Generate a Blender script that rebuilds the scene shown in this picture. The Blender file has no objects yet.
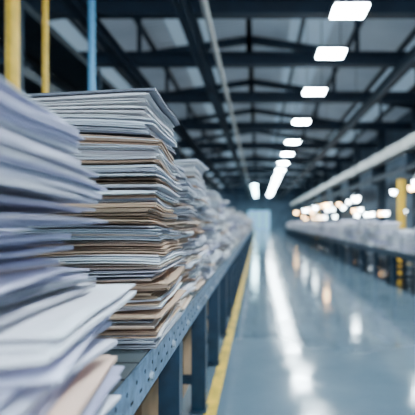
import bpy, math, random
from mathutils import Vector, Matrix, Euler
scene = bpy.context.scene
H = 1.15   # eye height

# ---------------------------------------------------------------- materials
def new_mat(name, color, rough=0.6, metal=0.0, var=0.0, nscale=8.0, bump=0.0, spec=0.5, stretch=None):
    m = bpy.data.materials.new(name); m.use_nodes = True
    nt = m.node_tree; b = nt.nodes['Principled BSDF']
    b.inputs['Base Color'].default_value = (*color, 1)
    b.inputs['Roughness'].default_value = rough
    b.inputs['Metallic'].default_value = metal
    b.inputs['Specular IOR Level'].default_value = spec
    if var > 0 or bump > 0:
        tc = nt.nodes.new('ShaderNodeTexCoord'); mp = nt.nodes.new('ShaderNodeMapping')
        if stretch: mp.inputs['Scale'].default_value = stretch
        n = nt.nodes.new('ShaderNodeTexNoise'); n.inputs['Scale'].default_value = nscale
        n.inputs['Detail'].default_value = 5
        nt.links.new(tc.outputs['Object'], mp.inputs[0]); nt.links.new(mp.outputs[0], n.inputs['Vector'])
        if var > 0:
            r = nt.nodes.new('ShaderNodeValToRGB')
            r.color_ramp.elements[0].position = .3; r.color_ramp.elements[1].position = .7
            r.color_ramp.elements[0].color = (*[c*(1-var) for c in color], 1)
            r.color_ramp.elements[1].color = (*[min(1, c*(1+var)) for c in color], 1)
            nt.links.new(n.outputs['Fac'], r.inputs[0]); nt.links.new(r.outputs[0], b.inputs['Base Color'])
        if bump > 0:
            bp = nt.nodes.new('ShaderNodeBump'); bp.inputs['Strength'].default_value = bump
            bp.inputs['Distance'].default_value = .01
            nt.links.new(n.outputs['Fac'], bp.inputs['Height']); nt.links.new(bp.outputs[0], b.inputs['Normal'])
    return m

def emis(name, color, strength):
    m = bpy.data.materials.new(name); m.use_nodes = True
    nt = m.node_tree; b = nt.nodes['Principled BSDF']
    b.inputs['Base Color'].default_value = (*color, 1)
    b.inputs['Emission Color'].default_value = (*color, 1)
    b.inputs['Emission Strength'].default_value = strength
    return m

def paper_mat():
    m = bpy.data.materials.new('paper'); m.use_nodes = True
    nt = m.node_tree; b = nt.nodes['Principled BSDF']
    at = nt.nodes.new('ShaderNodeAttribute'); at.attribute_name = 'Col'
    tc = nt.nodes.new('ShaderNodeTexCoord'); mp = nt.nodes.new('ShaderNodeMapping')
    mp.inputs['Scale'].default_value = (6, 6, 900)
    n = nt.nodes.new('ShaderNodeTexNoise'); n.inputs['Scale'].default_value = 1; n.inputs['Detail'].default_value = 3
    geo = nt.nodes.new('ShaderNodeNewGeometry'); sep = nt.nodes.new('ShaderNodeSeparateXYZ')
    nt.links.new(tc.outputs['Object'], mp.inputs[0]); nt.links.new(mp.outputs[0], n.inputs['Vector'])
    nt.links.new(geo.outputs['Normal'], sep.inputs[0])
    ab = nt.nodes.new('ShaderNodeMath'); ab.operation = 'ABSOLUTE'
    nt.links.new(sep.outputs['Z'], ab.inputs[0])
    side = nt.nodes.new('ShaderNodeMath'); side.operation = 'LESS_THAN'; side.inputs[1].default_value = .5
    nt.links.new(ab.outputs[0], side.inputs[0])
    mr = nt.nodes.new('ShaderNodeMapRange'); mr.inputs[1].default_value = .35; mr.inputs[2].default_value = .6
    mr.inputs[3].default_value = .5; mr.inputs[4].default_value = 1.0
    nt.links.new(n.outputs['Fac'], mr.inputs[0])
    mx = nt.nodes.new('ShaderNodeMix'); mx.data_type = 'RGBA'; mx.blend_type = 'MULTIPLY'
    nt.links.new(side.outputs[0], mx.inputs[0]); nt.links.new(at.outputs['Color'], mx.inputs[6])
    nt.links.new(mr.outputs[0], mx.inputs[7])
    nt.links.new(mx.outputs[2], b.inputs['Base Color'])
    b.inputs['Roughness'].default_value = .65
    b.inputs['Specular IOR Level'].default_value = .25
    return m
PAPER = paper_mat()
STEEL_BLUE = new_mat('painted_steel_blue', (.006,.028,.055), .42, .3, .25, 12, .1)
RAIL = new_mat('galvanised_rail', (.17,.28,.42), .32, .75, .45, 30, .2)
DARK = new_mat('dark_steel', (.012,.022,.03), .5, .3, .3, 5)
HOLE = new_mat('slot_dark', (.004,.006,.008), .8)
BOLT = new_mat('zinc_bolt', (.55,.6,.65), .3, 1.0)
TOPM = new_mat('table_board', (.04,.045,.05), .6, 0, .3, 9)
YEL = new_mat('yellow_paint', (.75,.42,.01), .45, 0, .15, 10)
YELW = new_mat('worn_floor_yellow', (.62,.38,.02), .4, 0, .45, 6)
LBLUE = new_mat('light_blue_paint', (.13,.40,.66), .5, 0, .1, 10)
BEAM = new_mat('beam_steel', (.006,.020,.038), .55, .2, .25, 2)
DUCT = new_mat('duct_metal', (.42,.41,.38), .45, .3, .2, 3)
WALL = new_mat('wall_panel', (.08,.12,.165), .7, 0, .25, 1.2)
CARD = new_mat('cardboard', (.36,.22,.12), .8, 0, .15, 9)
TAPE = new_mat('packing_tape', (.5,.36,.2), .3)
LAMP = emis('lamp_white', (.74,.91,1.0), 250)
LAMPFAR = emis('lamp_cyan', (.50,.88,1.0), 130)
WARM = emis('lamp_warm', (1.0,.58,.24), 60)
COOL = emis('lamp_cool', (.75,.92,1.0), 75)
HAZE = emis('far_haze_glow', (.28,.58,.80), .7)  # glow painted in for the haze at the far end
FILLB = emis('back_fill_glow', (.84,.88,1.0), 5.0)  # for the added frontal fill panel, out of view
WIN_FILL = emis('window_and_fill_glow', (.6,.8,1.0), 2.0)  # left windows, shared with the added fill panel at right

def floor_mat():
    m = bpy.data.materials.new('epoxy_concrete'); m.use_nodes = True
    nt = m.node_tree; b = nt.nodes['Principled BSDF']
    tc = nt.nodes.new('ShaderNodeTexCoord')
    n = nt.nodes.new('ShaderNodeTexNoise'); n.inputs['Scale'].default_value = .9; n.inputs['Detail'].default_value = 8
    n2 = nt.nodes.new('ShaderNodeTexNoise'); n2.inputs['Scale'].default_value = 3.2; n2.inputs['Detail'].default_value = 6
    nt.links.new(tc.outputs['Object'], n.inputs['Vector']); nt.links.new(tc.outputs['Object'], n2.inputs['Vector'])
    r = nt.nodes.new('ShaderNodeValToRGB')
    r.color_ramp.elements[0].position = .3; r.color_ramp.elements[0].color = (.07,.105,.135,1)
    r.color_ramp.elements[1].position = .7; r.color_ramp.elements[1].color = (.14,.185,.225,1)
    nt.links.new(n.outputs['Fac'], r.inputs[0]); nt.links.new(r.outputs[0], b.inputs['Base Color'])
    mr = nt.nodes.new('ShaderNodeMapRange'); mr.inputs[1].default_value = .3; mr.inputs[2].default_value = .7
    mr.inputs[3].default_value = .05; mr.inputs[4].default_value = .17
    nt.links.new(n2.outputs['Fac'], mr.inputs[0]); nt.links.new(mr.outputs[0], b.inputs['Roughness'])
    bp = nt.nodes.new('ShaderNodeBump'); bp.inputs['Strength'].default_value = .12; bp.inputs['Distance'].default_value = .01
    nt.links.new(n2.outputs['Fac'], bp.inputs['Height']); nt.links.new(bp.outputs[0], b.inputs['Normal'])
    b.inputs['Specular IOR Level'].default_value = 1.0
    return m
def roof_mat():
    m = bpy.data.materials.new('corrugated_roof'); m.use_nodes = True
    nt = m.node_tree; b = nt.nodes['Principled BSDF']
    tc = nt.nodes.new('ShaderNodeTexCoord')
    w = nt.nodes.new('ShaderNodeTexWave'); w.wave_type = 'BANDS'; w.bands_direction = 'Y'
    w.inputs['Scale'].default_value = 1.4; w.inputs['Distortion'].default_value = 0
    nt.links.new(tc.outputs['Object'], w.inputs['Vector'])
    n = nt.nodes.new('ShaderNodeTexNoise'); n.inputs['Scale'].default_value = .5
    nt.links.new(tc.outputs['Object'], n.inputs['Vector'])
    r = nt.nodes.new('ShaderNodeValToRGB')
    r.color_ramp.elements[0].position = .3; r.color_ramp.elements[0].color = (.32,.40,.47,1)
    r.color_ramp.elements[1].position = .7; r.color_ramp.elements[1].color = (.48,.56,.63,1)
    nt.links.new(n.outputs['Fac'], r.inputs[0]); nt.links.new(r.outputs[0], b.inputs['Base Color'])
    # faint glow added to the sheets to brighten the ceiling
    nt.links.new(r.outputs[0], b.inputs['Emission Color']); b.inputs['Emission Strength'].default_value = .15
    bp = nt.nodes.new('ShaderNodeBump'); bp.inputs['Strength'].default_value = .6; bp.inputs['Distance'].default_value = .05
    nt.links.new(w.outputs['Fac'], bp.inputs['Height']); nt.links.new(bp.outputs[0], b.inputs['Normal'])
    b.inputs['Roughness'].default_value = .6
    return m
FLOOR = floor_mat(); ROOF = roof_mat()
SKYL = emis('translucent_skylight', (.38,.53,.65), .40)

# ---------------------------------------------------------------- mesh builder
class MB:
    def __init__(s): s.v=[]; s.f=[]; s.m=[]; s.mats=[]; s.c=[]; s.smooth=[]
    def mi(s, mat):
        if mat not in s.mats: s.mats.append(mat)
        return s.mats.index(mat)
    def add(s, vs, fs, mat, sm=False):
        o=len(s.v); s.v+= [tuple(v) for v in vs]; k=s.mi(mat)
        for f in fs: s.f.append(tuple(o+i for i in f)); s.m.append(k); s.smooth.append(sm)
    def box(s, x0,x1,y0,y1,z0,z1, mat):
        vs=[(x,y,z) for z in (z0,z1) for y in (y0,y1) for x in (x0,x1)]
        s.add(vs,[(0,2,3,1),(4,5,7,6),(0,1,5,4),(2,6,7,3),(0,4,6,2),(1,3,7,5)],mat)
    def bar(s, a, b, w, h, mat, up=(0,0,1)):
        a=Vector(a); b=Vector(b); d=(b-a).normalized(); u=Vector(up)
        if abs(d.dot(u))>.98: u=Vector((0,1,0))
        r=d.cross(u).normalized(); u=r.cross(d).normalized()
        vs=[p+r*(i*w/2)+u*(j*h/2) for p in (a,b) for j in (-1,1) for i in (-1,1)]
        s.add(vs,[(0,1,3,2),(4,6,7,5),(0,4,5,1),(2,3,7,6),(0,2,6,4),(1,5,7,3)],mat)
    def cyl(s, a, b, r, mat, n=14, r2=None):
        a=Vector(a); b=Vector(b); d=(b-a).normalized(); r2=r if r2 is None else r2
        u=Vector((0,0,1)) if abs(d.z)<.9 else Vector((1,0,0))
        p=d.cross(u).normalized(); q=d.cross(p)
        vs=[]
        for c,rr in ((a,r),(b,r2)):
            for i in range(n):
                t=2*math.pi*i/n; vs.append(c+p*math.cos(t)*rr+q*math.sin(t)*rr)
        s.add(vs,[(i,(i+1)%n,n+(i+1)%n,n+i) for i in range(n)],mat,True)
        s.add(vs,[tuple(range(n))[::-1],tuple(range(n,2*n))],mat)
    def ibeam(s, a, b, w, h, t, mat):
        a=Vector(a); b=Vector(b); z=Vector((0,0,1)); d=(b-a).normalized()
        if abs(d.z)>.9:
            o=Vector((0,1,0))
        else:
            o=d.cross(d.cross(z)).normalized(); o=-o if o.z<0 else o
        s.bar(a,b,t,h,mat,up=o)
        s.bar(a+o*(h/2-t/2),b+o*(h/2-t/2),w,t,mat,up=o); s.bar(a-o*(h/2-t/2),b-o*(h/2-t/2),w,t,mat,up=o)
    def obj(s, name, parent=None, bevel=0):
        me=bpy.data.meshes.new(name); me.from_pydata(s.v,[],s.f)
        for m in s.mats: me.materials.append(m)
        me.polygons.foreach_set('material_index', s.m)
        me.polygons.foreach_set('use_smooth', s.smooth); me.update()
        ob=bpy.data.objects.new(name,me); scene.collection.objects.link(ob)
        if parent: ob.parent=parent
        if bevel:
            bv=ob.modifiers.new('bevel','BEVEL'); bv.width=bevel; bv.segments=2; bv.limit_method='ANGLE'
        return ob

# ---------------------------------------------------------------- paper stacks
WHITE=[(.82,.81,.88),(.89,.88,.92),(.70,.69,.77),(.92,.91,.93),(.60,.60,.68),(.84,.79,.80)]
TAN=[(.66,.44,.30),(.76,.55,.43),(.50,.32,.22),(.84,.67,.55),(.28,.18,.12)]
GREY=[(.30,.31,.36),(.15,.15,.18),(.48,.48,.53)]
LILAC=[(.68,.65,.82),(.79,.76,.88),(.54,.52,.70),(.90,.87,.94),(.38,.37,.52)]
PEACH=[(.88,.59,.46),(.82,.52,.41),(.92,.74,.66)]
def smooth_noise(rng, n=24):
    pts=[rng.uniform(-1,1) for _ in range(n)]
    def f(t):
        t=max(0,min(.9999,t))*(n-1); i=int(t); k=t-i; k=k*k*(3-2*k)
        return pts[i]*(1-k)+pts[min(i+1,n-1)]*k
    return f
def stack_mesh(name, w, l, height, seed, pick, pitch=.0042, jit=.006, bjit=.012, rjit=.03, wave=.01, grid=5, rough_edge=.0015, extra=None, curl=.004, gapk=1.0):
    """w = x size, l = y size. origin at bottom centre."""
    rng=random.Random(seed); fx=smooth_noise(rng,14); fy=smooth_noise(rng,14)
    bx=smooth_noise(rng,9); by=smooth_noise(rng,9); cv=smooth_noise(rng,12); cw=smooth_noise(rng,10)
    V=[];F=[];C=[]
    z=0.0; left=0; n=grid
    while z<height:
        t=z/height; newb=False
        if left<=0:
            newb=True
            left=rng.choice([1,2,2,3,4,6,9]); ox=rng.uniform(-bjit,bjit); oy=rng.uniform(-bjit,bjit)
            rot=rng.uniform(-rjit,rjit); col=pick(rng,t); sw=w*rng.uniform(.94,1.01); sl=l*rng.uniform(.94,1.01)
            if rng.random()<.14: ox+=rng.uniform(.012,.03)*rng.choice([1,1,-1])
            if rng.random()<.10: rot+=rng.uniform(-.08,.08)
        left-=1
        th=pitch*rng.choice([.45,.6,.8,1.0,1.5]); gap=pitch*gapk*rng.choice([.1,.2,.35,.6])
        if newb and z>0: z+=pitch*gapk*rng.choice([0,.3,.6,1.2])
        px=ox+rng.uniform(-jit,jit)+fx(t)*jit*1.5; py=oy+rng.uniform(-jit,jit)+fy(t)*jit*1.5
        rr=rot+rng.uniform(-.012,.012); c=col if rng.random()<.75 else pick(rng,t)
        br=rng.uniform(.72,1.08); c=tuple(min(.93,k*br) for k in c)
        if extra:
            e=extra(rng,t)
            if e: px+=e[0]; py+=e[1]; rr+=e[2]
        amp=wave*min(1,t*5)
        base=len(V)
        co,si=math.cos(rr),math.sin(rr)
        cu=rng.uniform(-.35,1.0)*curl
        for lay in (0,1):
            for j in range(n+1):
                for i in range(n+1):
                    u=i/n-.5; v=j/n-.5
                    x=u*sw; y=v*sl
                    if i in(0,n): x+=rng.uniform(-1,1)*rough_edge*.4
                    X=px+x*co-y*si; Y=py+x*si+y*co
                    D=amp*(bx(t)*u*2+by(t)*v*2 + cv(t)*(u*u+v*v)*2 + cw(t)*math.sin(v*7+t*9)*.35)
                    ed=(2*abs(u))**5+(2*abs(v))**5
                    V.append((X,Y,z+lay*th+D-(cu*ed if t>.03 else 0)))
        N=(n+1)*(n+1)
        for j in range(n):
            for i in range(n):
                a=base+j*(n+1)+i; F.append((a,a+n+1,a+n+2,a+1)); a+=N; F.append((a,a+1,a+n+2,a+n+1))
        ring=[i for i in range(n+1)]+[j*(n+1)+n for j in range(1,n+1)]+[n*(n+1)+i for i in range(n-1,-1,-1)]+[j*(n+1) for j in range(n-1,0,-1)]
        for k in range(len(ring)):
            a=base+ring[k]; b=base+ring[(k+1)%len(ring)]; F.append((a,b,b+N,a+N))
        C+= [(*c,1)]*(2*N)
        z+=th+gap
    me=bpy.data.meshes.new(name); me.from_pydata(V,[],F); me.materials.append(PAPER)
    a=me.color_attributes.new('Col','FLOAT_COLOR','POINT')
    a.data.foreach_set('color',[k for c in C for k in c]); me.update()
    return me
def put(me,name,x,y,z,rot=0):
    ob=bpy.data.objects.new(name,me); ob.location=(x,y,z); ob.rotation_euler=(0,0,rot); scene.collection.objects.link(ob); return ob

TZ=H-.38      # left table top
def pick_main(r,t):
    q=r.random()
    if t>.55: return r.choice(WHITE) if q<.62 else (r.choice(GREY) if q<.84 else r.choice(TAN))
    return r.choice(WHITE) if q<.42 else (r.choice(GREY) if q<.62 else r.choice(TAN))
def pick_front(r,t):
    q=r.random()
    if .30<t<.36: return (.93,.88,.87)
    if .22<t<.30 or .42<t<.50: return r.choice(PEACH) if q<.6 else r.choice(LILAC)
    return r.choice(LILAC) if q<.64 else (r.choice(PEACH) if q<.80 and t<.75 else (r.choice(WHITE) if q<.93 else r.choice(GREY)))
def pick_far(r,t):
    q=r.random()
    return r.choice(WHITE) if q<.74 else (r.choice(LILAC) if q<.86 else r.choice(TAN))

# focus stack
me=stack_mesh('papers_main',.43,.46,.755,11,pick_main,pitch=.0042,jit=.007,bjit=.013,rjit=.035,wave=.012,grid=8,gapk=1.25)
put(me,'paper_stack',-.520,1.55,TZ,.03)
# foreground stack: lower sheets fan out toward the aisle
def ex(r,t):
    if t<.10: return (.03,.03,0)
    if t<.19: return (.035,.07,.10)
    if t<.25: return (.01,.05,-.08)
    if t<.30: return (.04,.08,.10)
    if t<.37: return (.060,.125,.0)
    if t<.46: return (-.025,.03,-.10)
    if t<.50: return (.025,.05,.12)
    if t<.60: return (-.02,0,-.04)
    if t<.66: return (.02,.02,.08)
    return (.010,0.01,.04*math.sin(t*40))
me=stack_mesh('papers_front',.42,.42,.60,5,pick_front,pitch=.0062,jit=.016,bjit=.020,rjit=.07,wave=.012,grid=8,extra=ex,curl=.004,gapk=1.7)
put(me,'paper_stack',-.565,.72,TZ,-.02)

# following stacks on left table
rng=random.Random(3)
specs=[(2.12,.655,.38,.34),(2.64,.70,.40,.38),(3.20,.54,.42,.40),(3.76,.64,.38,.40),(4.36,.50,.40,.40),(4.92,.62,.38,.40)]
for i,(y,h,w,l) in enumerate(specs):
    me=stack_mesh('papers_n%d'%i,w,l,h,30+i,pick_main if i<2 else pick_far,pitch=.0055,jit=.011,bjit=.025,rjit=.08,wave=.014,grid=4,gapk=1.3)
    put(me,'paper_stack',-.53,y,TZ,rng.uniform(-.05,.05))
variants=[stack_mesh('papers_f%d'%i,.38,.42,[.36,.46,.56,.60,.30][i],60+i,pick_far,pitch=.011,jit=.012,bjit=.025,rjit=.09,wave=.012,grid=2) for i in range(5)]
y=5.5
while y<34:
    put(rng.choice(variants),'paper_stack',-.55+rng.uniform(-.02,.02),y,TZ,rng.uniform(-.08,.08)); y+=.58+rng.uniform(0,.2)
y=2.2
while y<14:
    put(rng.choice(variants),'paper_stack',-1.08,y,TZ,rng.uniform(-.08,.08)); y+=.6+rng.uniform(0,.3)

# ---------------------------------------------------------------- left table
def work_table(name,xe,side,y0,y1,ztop,width,leg0,legstep,railh=.10,legw=.085,detail=True):
    """xe = aisle edge x; side=-1 table extends to -x"""
    root=bpy.data.objects.new(name,None); scene.collection.objects.link(root)
    xb=xe+side*width
    m=MB()
    lo,hi=sorted((xe+side*.012,xb-side*.012))
    if detail:
        yy=y0
        while yy<y1-.01:   # slatted deck
            e=min(yy+.118,y1); m.box(lo,hi,yy,e,ztop-.022,ztop,TOPM); yy+=.13 if yy<8 else .6
            if yy>8: 
                m.box(lo,hi,yy,y1,ztop-.022,ztop,TOPM); break
    else: m.box(lo,hi,y0,y1,ztop-.022,ztop,TOPM)
    m.obj('deck',root)
    m=MB()
    for xx,s in ((xe,side),(xb,-side)):
        a,b=sorted((xx,xx+s*.006)); m.box(a,b,y0,y1,ztop-railh,ztop+.004,RAIL if detail else STEEL_BLUE)
        a,b=sorted((xx+s*.006,xx+s*.045)); m.box(a,b,y0,y1,ztop-railh,ztop-railh+.006,RAIL if detail else STEEL_BLUE)
        m.box(a,b,y0,y1,ztop-.03,ztop-.0221,RAIL if detail else STEEL_BLUE)
    m.obj('side_rails',root)
    if detail:
        m=MB(); yy=y0+.05; k=0
        while yy<9:
            xs=xe-side*.0008
            m.cyl((xs+side*.003,yy,ztop-.03),(xs,yy,ztop-.03),.006,HOLE,10)
            a,b=sorted((xs,xs+side*.003)); m.box(a,b,yy+.03,yy+.052,ztop-.070,ztop-.062,HOLE)
            if k%4==2:
                m.cyl((xe,yy-.02,ztop-.065),(xe-side*.009,yy-.02,ztop-.065),.012,BOLT,6)
                m.cyl((xe,yy-.02,ztop-.065),(xe-side*.002,yy-.02,ztop-.065),.017,BOLT,14)
            yy+=.085; k+=1
        m.obj('slots_and_bolts',root)
    m=MB(); yy=leg0
    while yy<y1:
        for xx,s in ((xe,side),(xb,-side)):
            c=xx+s*(.008+legw/2)
            m.box(c-legw/2,c+legw/2,yy-legw/2,yy+legw/2,.012,ztop-.031,STEEL_BLUE)
            m.box(c-legw*.62,c+legw*.62,yy-legw*.8,yy+legw*.8,0.0021,.012,STEEL_BLUE)
        a,b=sorted((xe+side*(.008+legw),xb-side*(.008+legw)))
        m.box(a,b,yy-.02,yy+.02,.16,.21,STEEL_BLUE); m.box(a,b,yy-.025,yy+.025,ztop-.09,ztop-.035,STEEL_BLUE)
        yy+=legstep
    c=xb-side*(.008+legw/2)
    m.box(c-.018,c+.018,leg0,yy-legstep,.16,.20,STEEL_BLUE)
    m.obj('legs',root,.003)
    return root
work_table('long_sorting_table',-.31,-1,-.6,36,TZ,1.15,1.86-.9,.9)

# cardboard boxes on the floor under the left table
def carton(x,y,w,l,h):
    m=MB(); t=.006
    m.box(x-w/2,x+w/2,y-l/2,y+l/2,0,t,CARD)
    m.box(x-w/2,x-w/2+t,y-l/2,y+l/2,t,h,CARD); m.box(x+w/2-t,x+w/2,y-l/2,y+l/2,t,h,CARD)
    m.box(x-w/2+t,x+w/2-t,y-l/2,y-l/2+t,t,h,CARD); m.box(x-w/2+t,x+w/2-t,y+l/2-t,y+l/2,t,h,CARD)
    m.bar((x-w/2,y-.001,h),(x-w/2+w*.46,y-.001,h+.03),l-.01,.005,CARD)
    m.bar((x+w/2,y+.001,h),(x+w/2-w*.46,y+.001,h+.02),l-.01,.005,CARD)
    m.box(x-.03,x+.03,y-l/2-.001,y-l/2,h*.6,h,TAPE)
    m.obj('cardboard_box')
for (x,y,w,l,h) in ((-.72,1.42,.42,.5,.34),(-.74,2.3,.40,.42,.30),(-.70,3.2,.42,.5,.36),(-.74,5.0,.4,.5,.32)): carton(x,y,w,l,h)

# right table
RX=2.35; RZ=.64
work_table('long_sorting_table',RX,1,3.5,40,RZ,1.1,4.2,1.25,railh=.10,legw=.09,detail=False)
rv=[stack_mesh('papers_r%d'%i,.42,.38,[.34,.46,.56,.42,.50][i],90+i,lambda r,t: r.choice([WHITE[0],WHITE[1],WHITE[3],LILAC[1],LILAC[3],LILAC[0]]) if r.random()<.95 else r.choice(TAN),pitch=.016,jit=.010,bjit=.02,rjit=.06,wave=.01,grid=2,gapk=.3) for i in range(5)]
y=3.9
while y<39:
    put(rng.choice(rv),'paper_stack',RX+.27+rng.uniform(-.02,.03),y,RZ,rng.uniform(-.08,.08))
    if rng.random()<.8: put(rng.choice(rv),'paper_stack',RX+.82,y+.1,RZ,rng.uniform(-.05,.05))
    y+=.52+rng.uniform(0,.34)

# ---------------------------------------------------------------- building shell
XL,XR=-7.5,7.0; Y0,Y1=-12,72; EAVE=6.3; RIDGE=7.4; XC=(XL+XR)/2
m=MB(); m.box(XL-.2,XR+.2,Y0-.2,Y1+.2,-.15,0,FLOOR); m.obj('floor')
m=MB(); m.box(-.325,-.25,-4,60,0,.002,YELW); m.obj('floor_marking_line')
def wall(name,x0,x1,y0,y1,z1):
    m=MB(); m.box(x0,x1,y0,y1,0,z1,WALL)
    return m.obj(name)
wall('wall_left',XL-.2,XL,Y0,Y1,EAVE)
wall('wall_right',XR,XR+.2,Y0,Y1,EAVE)
wall('wall_far',XL-.2,XR+.2,Y1,Y1+.2,RIDGE)
wall('wall_back',XL-.2,XR+.2,Y0-.2,Y0,RIDGE)
# ribbon windows in the left wall; right one is an added unseen fill panel
for nm,xx,s,ya,yb in (('window_1',XL,1,Y0+1,Y1-1),('fill_panel_right',XR,-1,Y0+1,9.0)):
    m=MB()
    a,b=sorted((xx+s*.01,xx+s*.03)); m.box(a,b,ya,yb,3.9,5.5,WIN_FILL)
    a,b=sorted((xx+s*.01,xx+s*.08))
    for z in (3.84,4.7,5.5): m.box(a,b,ya,yb,z,z+.06,DARK)
    y=ya
    while y<yb: m.box(a,b,y,y+.08,3.84,5.56,DARK); y+=1.5
    m.obj(nm)
# roof: gabled, corrugated with translucent bands
m=MB()
def roofz(x): return RIDGE-(RIDGE-EAVE)*abs(x-XC)/(XR-XC)
for xa,xb in ((XL-.2,XC),(XC,XR+.2)):
    yy=Y0
    while yy<Y1:
        e=min(yy+6,Y1)
        N=6
        for i in range(N):
            a=xa+(xb-xa)*i/N; b=xa+(xb-xa)*(i+1)/N
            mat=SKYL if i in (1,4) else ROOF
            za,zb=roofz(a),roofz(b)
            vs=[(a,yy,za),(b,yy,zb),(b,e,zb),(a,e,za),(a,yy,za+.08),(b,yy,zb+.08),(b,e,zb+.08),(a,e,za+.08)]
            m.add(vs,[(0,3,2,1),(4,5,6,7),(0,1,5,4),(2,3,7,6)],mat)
        yy=e
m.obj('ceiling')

# roof frames
root=bpy.data.objects.new('roof_frame',None); scene.collection.objects.link(root)
frames=[-6,-1,4,8.7,11.5,15,19.5,24.5,30,36,42,48,55,62]
m=MB(); BZ=H+4.15
for fy in frames:
    m.ibeam((XL+.3,fy,BZ),(XR-.3,fy,BZ),.24,.34,.03,BEAM)
    for s in (-1,1):
        xe=XL+.3 if s<0 else XR-.3
        m.bar((xe,fy,roofz(xe)-.18),(XC,fy,RIDGE-.18),.16,.24,BEAM)
        for i in (1,3,5):
            b=xe+(XC-xe)*i/5
            m.bar((b,fy,BZ+.13),(b,fy,roofz(b)-.2),.10,.10,BEAM)
m.obj('trusses',root)
m=MB()
for i in range(9):
    x=XL+.9+i*(XR-XL-1.8)/8
    m.bar((x,Y0,roofz(x)-.07),(x,Y1,roofz(x)-.07),.11,.14,BEAM)
m.obj('purlins',root)
m=MB()
for x in (-1.35,-3.2,3.6): m.ibeam((x,Y0,BZ-.32),(x,Y1,BZ-.32),.2,.28,.03,BEAM)
m.cyl((-.9,Y0,BZ-.5),(-.9,Y1,BZ-.5),.06,DUCT,10)
m.obj('runway_beams',root)

# columns
for sx,nm in ((XL+.35,'steel_column'),(5.35,'steel_column')):
    for fy in frames:
        if fy<8: continue
        m=MB(); top=roofz(sx)-.25 if sx<0 else BZ-.18
        m.ibeam((sx,fy+.0,.02),(sx,fy,top),.30,.32,.035,BEAM); m.box(sx-.22,sx+.22,fy-.22,fy+.22,0,.02,BEAM)
        m.obj(nm)
# duct on right with the rail that carries the lamps
m=MB(); dz=H+2.55
m.box(4.72,5.1,3,66,dz-.20,dz+.16,DUCT)
y=4
while y<66: m.box(4.70,5.12,y,y+.06,dz-.22,dz+.18,DUCT); y+=2.5
m.ibeam((4.95,3,dz-.75),(4.95,66,dz-.75),.16,.2,.02,BEAM)
for fy in frames:
    if fy>=8: m.box(4.9,5.2,fy-.05,fy+.05,dz-.95,dz-.2,BEAM)
m.obj('cable_duct',None,.01)

# hanging work lamps right side
r2=random.Random(8)
def work_lamp(x,y,z,top,mat,k=1.0):
    m=MB()
    m.cyl((x,y,z+.10),(x,y,top),.008,DARK,6)
    m.cyl((x,y,z+.10),(x,y,z-.02),.04*k,DARK,12,.13*k)
    m.cyl((x,y,z-.02),(x,y,z-.13),.10*k,mat,12,.06*k)
    m.obj('work_lamp')
y=9.5
while y<50:
    work_lamp(4.95,y,H+r2.choice([.4,.65,.9,1.15,1.3]),dz-.86,WARM if r2.random()<.4 else COOL); y+=r2.uniform(.6,1.6)
for (x,y,zr,mt) in ((2.75,7.7,.72,COOL),(2.7,12.4,.70,COOL),(2.75,18,.72,WARM),(2.8,22,.75,COOL),(2.8,27,.75,COOL),(2.8,33,.75,WARM)):
    work_lamp(x,y,H+zr,roofz(x)-.01,mt,1.1)
def post(x,y,r,z1,mat,name):
    m=MB(); m.cyl((x,y,.015),(x,y,z1),r,mat,18); m.box(x-r*1.8,x+r*1.8,y-r*1.8,y+r*1.8,0,.015,mat); m.cyl((x,y,z1),(x,y,z1+.02),r*1.08,mat,18); return m.obj(name)
post(3.95,12.4,.11,2.3,YEL,'yellow_safety_post')
post(3.95,30,.11,2.3,YEL,'yellow_safety_post')
post(-2.62,4.8,.07,5.0,YEL,'yellow_support_pole')
post(-2.60,5.5,.035,5.0,YEL,'yellow_support_pole')
post(-2.55,6.9,.05,4.6,LBLUE,'blue_support_pole')
# storage racking to the left
m=MB()
for fy in range(6,40,3):
    for x in (-4.2,-3.2):
        m.box(x-.05,x+.05,fy-.05,fy+.05,0,4.2,STEEL_BLUE)
for z in (1.0,2.1,3.2,4.1):
    for x in (-4.2,-3.2): m.box(x-.03,x+.03,6,39,z-.06,z+.06,DARK)
    m.box(-4.2,-3.2,6,39,z+.06,z+.08,DARK)
m.obj('storage_rack')

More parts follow.
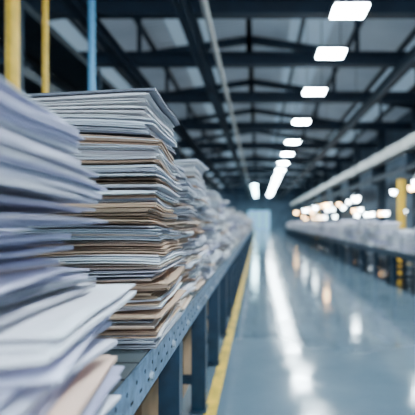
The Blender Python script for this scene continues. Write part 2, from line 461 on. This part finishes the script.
# ---------------------------------------------------------------- lamps
lampY=[-9,-5,-1.5,1.8,5.0,8.3,10.4,13.45,17.5,21.9,25.8,29.8,33.8,38,42,46,50,54,58,62,66]
def lamp(x,z,ly,mat,w,h):
    m=MB(); m.box(x-w,x+w,ly-h,ly+h,z,z+.012,mat)
    m.box(x-w-.04,x+w+.04,ly-h-.04,ly+h+.04,z+.012,z+.06,DARK)
    for a in (-.22,.22): m.bar((x+a,ly,z+.06),(x+a,ly,roofz(x+a)-.01),.015,.015,DARK)
    m.obj('ceiling_lamp')
for ly in lampY: lamp(1.685,H+3.88,ly,LAMP,.30,.27)
for ly in [-7,-3.5,0]+[47+2.6*i for i in range(9)]: lamp(-.36,H+3.85,ly,LAMPFAR,.24,.30)
# framed glowing panel, stands in for bluish haze at the aisle end
m=MB(); m.box(-1.6,1.9,Y1-.06,Y1-.01,0.02,3.0,HAZE)
for x in (-1.7,1.9): m.box(x,x+.1,Y1-.12,Y1-.01,0,3.1,DARK)
m.box(-1.7,2.0,Y1-.12,Y1-.01,3.0,3.12,DARK)
for x in (-.4,.75): m.box(x-.04,x+.04,Y1-.1,Y1-.06,0,3.0,DARK)
m.obj('far_haze_panel')
# framed fill panel added behind the camera to light the stack fronts
m=MB(); m.box(-4,5,Y0+.01,Y0+.06,0.02,4.8,FILLB)
for x in (-4.1,5): m.box(x,x+.1,Y0+.01,Y0+.12,0,4.9,DARK)
m.box(-4.1,5.1,Y0+.01,Y0+.12,4.8,4.92,DARK)
m.obj('fill_panel_back')

w=bpy.data.worlds.new('world'); scene.world=w; w.use_nodes=True
w.node_tree.nodes['Background'].inputs[0].default_value=(.4,.5,.6,1); w.node_tree.nodes['Background'].inputs[1].default_value=.3

# ---------------------------------------------------------------- camera
cd=bpy.data.cameras.new('camera'); cam=bpy.data.objects.new('camera',cd); scene.collection.objects.link(cam)
cam.location=(0,0,H); cam.rotation_euler=(math.radians(90),0,0)
cd.sensor_width=36; cd.lens=450/415*36
cd.shift_x=-50.5/415; cd.shift_y=14.5/415
cd.clip_start=.02; cd.clip_end=300
cd.dof.use_dof=True; cd.dof.focus_distance=1.42; cd.dof.aperture_fstop=2.0; cd.dof.aperture_blades=0
scene.camera=cam
